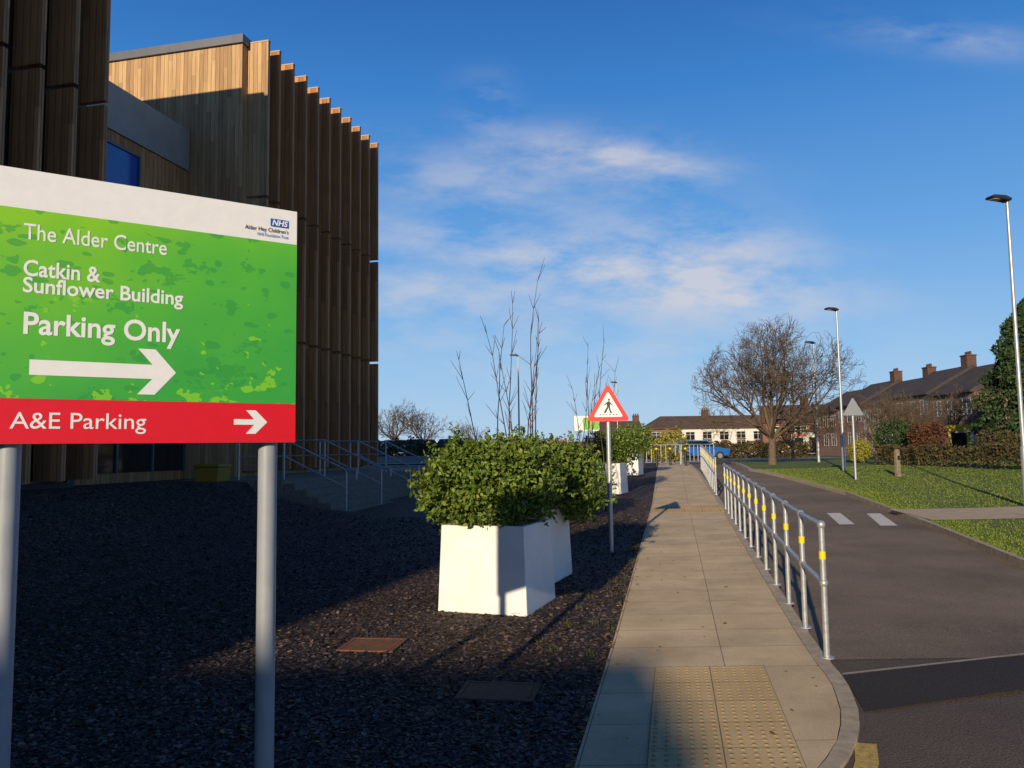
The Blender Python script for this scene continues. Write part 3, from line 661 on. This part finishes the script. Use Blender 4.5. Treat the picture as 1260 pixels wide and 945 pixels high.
# ------------------------------------------------------------------ lamps
def lamp(loc,h,label,rot=0,head='side'):
    e=thing('street_lamp',label,'street lamp',loc,rot,'street lamps')
    mb=MB(); mb.tube((0,0,-.05),(0,0,1.2),.075,.072,14); mb.tube((0,0,1.2),(0,0,1.26),.072,.05,14); mb.tube((0,0,1.26),(0,0,h),.05,.035,12); mkobj('pole',mb,GALV,e)
    mb=MB(); mb.tube((0,0,h-.02),(-.12,0,h+.05),.03,.028,8)
    mb.prism([(-.10,h+.02),(.02,h+.0),(.03,h+.06),(-.12,h+.115),(-.42,h+.12),(-.47,h+.08),(-.45,h+.05)],-.12,.12); hd=mkobj('lamp_head',mb,BLACKM,e,bevel=.01)
    mb=MB(); mb.box(-.42,-.14,-.09,.09,h+.028,h+.036); mkobj('lens',mb,LENS,hd)
    mb=MB(); mb.box(-.03,.03,-.079,-.074,.5,.85); mkobj('access_door',mb,GALV,e); return e
lamp((11.24,17.6,gz(17.6)+.1),6.75,'tall galvanised street lamp on the grass verge',.2)
lm=lamp((12.6,30.5,gz(30.5)+.1),6.1,'galvanised street lamp on the grass verge',.2)
copy_thing(lm,(14.9,39,.8),.3,.96,'galvanised street lamp behind the bare tree'); copy_thing(lm,(7.9,60,.8),.2,.95,'distant galvanised street lamp'); copy_thing(lm,(.35,43,.8),0,.97,'distant galvanised street lamp')
Pz=thing('marker_post','short weathered stone marker post on the grass','post',(13.1,27.3,gz(27.3)+.05),.3)
mb=MB(); mb.prism([(-.08,-.1),(.08,-.1),(.07,.84),(.04,.92),(-.04,.92),(-.07,.84)],-.07,.07); mkobj('shaft',mb,STONEP,Pz,bevel=.02)
mb=MB(); mb.box(-.05,.05,-.074,-.071,.55,.7); mkobj('plate',mb,SBLACK,Pz)
def manhole(x,y,w,d,mat,label):
    e=thing('manhole_cover',label,'manhole cover',(x,y,gg(x,y)+.004),-.15,'manhole covers in the gravel')
    mb=MB(); 
    mb.box(-w,w,-d,-d+.03,0,.012); mb.box(-w,w,d-.03,d,0,.012); mb.box(-w,-w+.03,-d+.03,d-.03,0,.012); mb.box(w-.03,w,-d+.03,d-.03,0,.012); mkobj('frame',mb,mat,e)
    mb=MB(); mb.box(-w+.034,w-.034,-d+.034,d-.034,0,.010); mkobj('lid',mb,mat,e)
manhole(-1.2,6.85,.24,.22,RUST,'rusty square manhole cover set in slate gravel'); manhole(-.12,5.5,.26,.2,M('dark_iron_material',(.13,.065,.04),(.07,.038,.025),18,.8,.4),'dark iron manhole cover set in slate gravel')

# ------------------------------------------------------------------ houses
def house(loc,rot,w,d,eave,ridge,wallm,nwin,label,group,chim=True,front=FRAMEW,hipL=0,hipR=0,floors=None,tile=TILE):
    e=thing('house',label,'house',loc,rot,group)
    mb=MB(); mb.box(0,w,0,d,-.3,eave)
    for X in (.001,w-.001):
        if (X<1 and hipL) or (X>1 and hipR): continue
        mb.add([(X,0,eave),(X,d,eave),(X,d/2,ridge-.05)],[(0,1,2)])
    mkobj('wall',mb,wallm,e)
    o=.35; mb=MB(); zE=eave-.12; a=hipL; b=hipR
    v=[(-o if a else -.02,-o,zE),(w+(o if b else .02),-o,zE),(w+(o if b else .02),d+o,zE),(-o if a else -.02,d+o,zE),(a,d/2,ridge),(w-b,d/2,ridge)]
    v2=[(x,y,z+.14) for x,y,z in v]
    mb.add(v+v2,[(6,7,11,10),(8,9,10,11),(9,6,10),(7,8,11),(1,0,4,5),(3,2,5,4),(0,1,7,6),(1,2,8,7),(2,3,9,8),(3,0,6,9)]); rf=mkobj('roof',mb,tile,e)
    if chim:
        mb=MB(); mb.box(w-1.1,w-.15,d/2-.4,d/2+.4,ridge-.5,ridge+.9); mb.box(w-1.16,w-.09,d/2-.45,d/2+.45,ridge+.901,ridge+1.0)
        for k in (0,1,2): mb.tube((w-.95+k*.32,d/2,ridge+1.0),(w-.95+k*.32,d/2,ridge+1.3),.11,.09,8)
        mkobj('chimney',mb,BRICKC,rf)
    hs=floors or ([(.9,1.3),(eave-1.75,1.15)] if eave>3.2 else [(.9,1.2)])
    for fl,(z0,hh) in enumerate(hs):
        for i in range(nwin):
            cx=w*(i+.5)/nwin; ww=min(1.3,w/nwin*.5)
            if fl==0 and i==0:
                mb=MB(); mb.box(cx-.45,cx+.45,-.05,-.005,0,2.05); dr=mkobj('door',mb,DOORR,e); mb=MB(); mb.ball((cx+.35,-.08,1.0),.035); mkobj('handle',mb,GALV,dr)
                continue
            mb=MB(); mb.box(cx-ww/2,cx+ww/2,-.03,-.004,z0,z0+hh); wn=mkobj('window',mb,GLASSD,e)
            fm=MB(); t=.06
            fm.box(cx-ww/2-t,cx+ww/2+t,-.06,-.031,z0+hh,z0+hh+t); fm.box(cx-ww/2-t,cx+ww/2+t,-.08,-.031,z0-t,z0); fm.box(cx-ww/2-t,cx-ww/2,-.055,-.031,z0,z0+hh); fm.box(cx+ww/2,cx+ww/2+t,-.055,-.031,z0,z0+hh); fm.box(cx-.03,cx+.03,-.05,-.032,z0,z0+hh); fm.box(cx-ww/2,cx+ww/2,-.046,-.033,z0+hh*.66,z0+hh*.66+.05)
            mkobj('frame',fm,front,wn)
    return e
for i in range(5):
    st=(.0,.35,.1,.45,.2)[i]
    house((34.9,92-i*6.4,.8),-math.pi/2,6.39,7.5,4.7+st,6.9+st,(BRICK2,BRICK2,CREAM,BRICK2,BRICK2)[i],3,'brown brick terraced house with dark roof and chimney' if i!=2 else 'cream rendered terraced house with dark roof and chimney','brick terrace along the street',i!=0,FRAMEG,tile=TILED)
for i in range(4):
    house((20.0+i*5.0,118,.8),0,4.99,7,3.8,5.6,BRICK if i==0 else REND,2,'white rendered terraced house with brown tiled roof' if i else 'red brick end terrace house with brown tiled roof','white terrace along the street',i%2==1,FRAMEG,hipL=2.5 if i==0 else 0,hipR=2.5 if i==3 else 0)
for i in range(3):
    house((31+i*6,99-i*1.5,.8),-.25,5.99,7,3.9,6.0,BRICK,2,'red brick terraced house with tiled roof','red brick terrace along the street',i!=1,front=FRAMEW)
house((13.5,125,.8),0,7,7,3.2,5.2,CREAM,2,'distant cream rendered house with tiled roof','distant houses'); 
Sf=thing('shop_front','small white shop front with orange fascia','shop',(33.0,94.5,.8),-.2)
mb=MB(); mb.box(0,3.4,0,.8,0,2.5); mkobj('wall',mb,REND,Sf); mb=MB(); mb.box(.2,1.6,-.1,-.01,2.0,2.4); mkobj('fascia',mb,SHOPR,Sf)
for i in range(2):
    mb=MB(); mb.box(.35+i*1.6,1.3+i*1.6,-.06,-.01,.8 if i!=1 else .05,1.9); mkobj('window',mb,GLASSD,Sf)
Bs=thing('bus_shelter','yellow framed shelter beside the brick houses','shelter',(26.2,48,.9),-.3)
mb=MB()
for x in (0,1.0): mb.box(x,x+.14,0,.12,0,1.5)
mb.box(0,1.14,-.02,.14,1.501,1.7); mkobj('frame',mb,SHOPY,Bs); mb=MB(); mb.box(.15,.99,.05,.07,.1,1.4); mkobj('glass',mb,GLASSD,Bs); mb=MB(); mb.prism([(-.1,1.703),(1.24,1.703),(1.0,1.9),(.14,1.9)],-.1,1.0); mkobj('roof',mb,SHOPY,Bs)

# ------------------------------------------------------------------ cars
def car(loc,rot,col,label,van=False):
    paint=plain('car_paint_material',col,.3); e=thing('parked_car',label,'car',loc,rot,'parked cars')
    prof=[(-2.1,.3),(2.1,.3),(2.15,.65),(2.0,.82),(1.1,.95),(.45,1.42),(-1.2,1.45),(-1.95,1.0),(-2.15,.75)]
    mb=MB(); mb.prism(prof,-.85,.85); mkobj('body',mb,paint,e,bevel=.06)
    gp=[(.95,.97),(.40,1.36),(-1.15,1.38),(-1.7,1.0)]
    for y0,y1 in ((-.862,-.852),(.852,.862)): mb=MB(); mb.prism(gp,y0,y1); mkobj('side_window',mb,GLASSD,e)
    mb=MB(); mb.add([(1.13,-.7,.98),(1.13,.7,.98),(.53,.65,1.40),(.53,-.65,1.40)],[(0,1,2,3)]); mkobj('windscreen',mb,GLASSD,e)
    mb=MB(); mb.add([(-1.99,-.7,1.03),(-1.99,.7,1.03),(-1.27,.65,1.44),(-1.27,-.65,1.44)],[(3,2,1,0)]); mkobj('rear_window',mb,GLASSD,e)
    for x in (-1.35,1.35):
        for y in (-.86,.72):
            mb=MB(); mb.tube((x,y,.31),(x,y+.15,.31),.31,.31,16); wh=mkobj('wheel',mb,TYRE,e); mb=MB(); mb.tube((x,y-.01,.31),(x,y+.16,.31),.18,.18,10); mkobj('rim',mb,ALU,wh)
    for y in (-.6,.6):
        mb=MB(); mb.ball((2.1,y,.68),.1); mkobj('headlight',mb,LENS,e); mb=MB(); mb.ball((-2.08,y,.8),.09); mkobj('tail_light',mb,TRED,e)
    return e
cp=MB(); 
for a,b,za,zb in ((58,64,.7,1.3),(64,110,1.3,1.3)):
    cp.add([(-70,a,za),(-1,a,za),(-1,b,zb),(-70,b,zb)],[(0,1,2,3)])
o=mkobj('car_park',cp,ROADM); o['kind']='structure'
for x,y,r,c,l in [(-10.2,72,.3,(.7,.7,.7),'white parked car in the car park'),(-7.9,71,1.2,(.6,.6,.62),'silver parked car in the car park'),(-5.4,72,1.3,(.05,.06,.08),'dark parked car in the car park'),(-13.5,72,.2,(.3,.05,.04),'red parked car in the car park')]:
    car((x,y,1.3),r,c,l)
car((13.4,58,.74),.1,(.02,.12,.4),'blue parked car on the street'); car((29,86,.74),.1,(.5,.5,.52),'silver parked car on the street')
Rf=thing('pedestrian_barrier','pale pedestrian barrier with vertical bars at path end','railing',(6.6,41,.8),.05)
mb=MB(); mb.path([(0,0,0),(0,0,1.0),(2.0,0,1.0),(2.0,0,0)],.028); mkobj('frame',mb,GALV,Rf)
for i in range(1,8): mb=MB(); mb.tube((i*2/8,0,.12),(i*2/8,0,.98),.02,.02,6); mkobj('bar',mb,GALV,Rf)
mb=MB(); mb.tube((0,0,.12),(2,0,.12),.02,.02,6); mkobj('rail',mb,GALV,Rf)
copy_thing(Rf,(8.9,42.2,.8),.35)
bo=thing('bollard','short dark bollard with pale band at path end','bollard',(6.2,38,gz(38)),0,'bollards at the path end')
mb=MB(); mb.tube((0,0,-.05),(0,0,.95),.06,.055,12); mb.ball((0,0,.95),.056); mkobj('shaft',mb,BLACKM,bo); mb=MB(); mb.tube((0,0,.78),(0,0,.86),.061,.061,12); mkobj('band',mb,YEL,bo)
for x,y in ((7.0,39),(7.7,39.2),(8.3,38.5)): copy_thing(bo,(x,y,gz(y)))
Nb=thing('notice_board','small green and white notice board on two posts','sign',(3.1,40,.8),0)
mb=MB(); mb.box(0,1.25,0,.03,1.75,2.5); mkobj('panel',mb,SWHITE,Nb); mb=MB(); mb.box(.45,1.23,-.012,-.004,1.8,2.4); mkobj('green_field',mb,GREENB,Nb)
mb=MB(); mb.tube((.15,.06,0),(.15,.06,2.4),.03); mkobj('post',mb,POSTG,Nb); mb=MB(); mb.tube((1.1,.06,0),(1.1,.06,2.4),.03); mkobj('post',mb,POSTG,Nb)

# ------------------------------------------------------------------ world, sun, camera
EL=14.8; sd=Vector((.305,.952,0)).normalized(); travel=Vector((sd.x*math.cos(math.radians(EL)),sd.y*math.cos(math.radians(EL)),-math.sin(math.radians(EL))))
sun=bpy.data.lights.new('sun','SUN'); sun.energy=5.0; sun.angle=math.radians(.5); sun.color=(1,.83,.59)
so=bpy.data.objects.new('sun',sun); COL.objects.link(so); so.rotation_euler=travel.to_track_quat('-Z','Y').to_euler(); so.location=(-10,-30,30)
wd=bpy.data.worlds.new('World'); scene.world=wd; wd.use_nodes=True; N=NT(wd.node_tree)
bg=wd.node_tree.nodes['Background']
sky=N.n('ShaderNodeTexSky'); sky.sky_type='NISHITA'; sky.sun_disc=False; sky.sun_elevation=math.radians(EL); sky.sun_rotation=math.atan2(-sd.x,-sd.y); sky.air_density=1.0; sky.dust_density=.3; sky.ozone_density=3.0
tc=N.n('ShaderNodeTexCoord').outputs['Generated']; sp=N.n('ShaderNodeSeparateXYZ'); N.l(tc,sp.inputs[0])
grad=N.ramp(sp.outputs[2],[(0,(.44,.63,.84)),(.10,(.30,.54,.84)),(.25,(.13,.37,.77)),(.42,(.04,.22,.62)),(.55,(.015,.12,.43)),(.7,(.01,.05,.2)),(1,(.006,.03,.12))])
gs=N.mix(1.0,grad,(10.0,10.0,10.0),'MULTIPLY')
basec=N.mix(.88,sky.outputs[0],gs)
yc=N.m('MAXIMUM',N.m('ABSOLUTE',sp.outputs[1]),.05); px=N.m('DIVIDE',sp.outputs[0],yc); pz=N.m('DIVIDE',sp.outputs[2],yc)
cb=N.n('ShaderNodeCombineXYZ'); N.l(px,cb.inputs[0]); N.l(N.m('MULTIPLY',pz,2.9),cb.inputs[1]); N.l(N.m('MULTIPLY',px,.3),cb.inputs[2])
n1=N.noise(cb.outputs[0],6.5,7,.6); n2=N.noise(cb.outputs[0],2.2,2,.5)
mask=None
for cx,cz,rx,rz_,s_ in [(.12,.375,.12,.028,1.2),(-.05,.34,.14,.035,.8),(.19,.365,.05,.025,.6),(.27,.27,.11,.03,.9),(.17,.235,.16,.032,1.1),(.26,.205,.14,.028,1.1),(.03,.20,.25,.035,.6),(-.03,.45,.03,.03,.6),(.58,.53,.12,.02,.5),(.0,.12,.5,.05,.5),(-.10,.27,.12,.03,.6),(-.12,.19,.1,.03,.5)]:
    dx=N.m('DIVIDE',N.m('SUBTRACT',px,cx),rx); dz=N.m('DIVIDE',N.m('SUBTRACT',N.m('SUBTRACT',pz,cz),N.m('MULTIPLY',N.m('SUBTRACT',px,cx),-.12)),rz_)
    gss=N.m('MULTIPLY',N.m('EXPONENT',N.m('MULTIPLY',N.m('ADD',N.m('MULTIPLY',dx,dx),N.m('MULTIPLY',dz,dz)),-.7)),s_)
    mask=gss if mask is None else N.m('ADD',mask,gss)
dens=N.m('MULTIPLY',mask,N.m('MULTIPLY',N.m('SUBTRACT',n1,.37),3.8,clamp=True))
dens=N.m('MULTIPLY',dens,N.m('ADD',N.m('MULTIPLY',n2,1.0),.2),clamp=True); dens=N.m('MULTIPLY',dens,.74)
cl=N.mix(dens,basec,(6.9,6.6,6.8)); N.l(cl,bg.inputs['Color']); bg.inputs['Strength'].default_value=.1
cam=bpy.data.cameras.new('camera'); co=bpy.data.objects.new('camera',cam); COL.objects.link(co); cam.lens=28; cam.sensor_width=36; cam.clip_end=6000; cam.clip_start=.05
co.matrix_world=Matrix.Translation((0,0,1.6))@Matrix.Rotation(math.radians(94.8),4,'X')@Matrix.Rotation(math.radians(-.8),4,'Z')
scene.camera=co
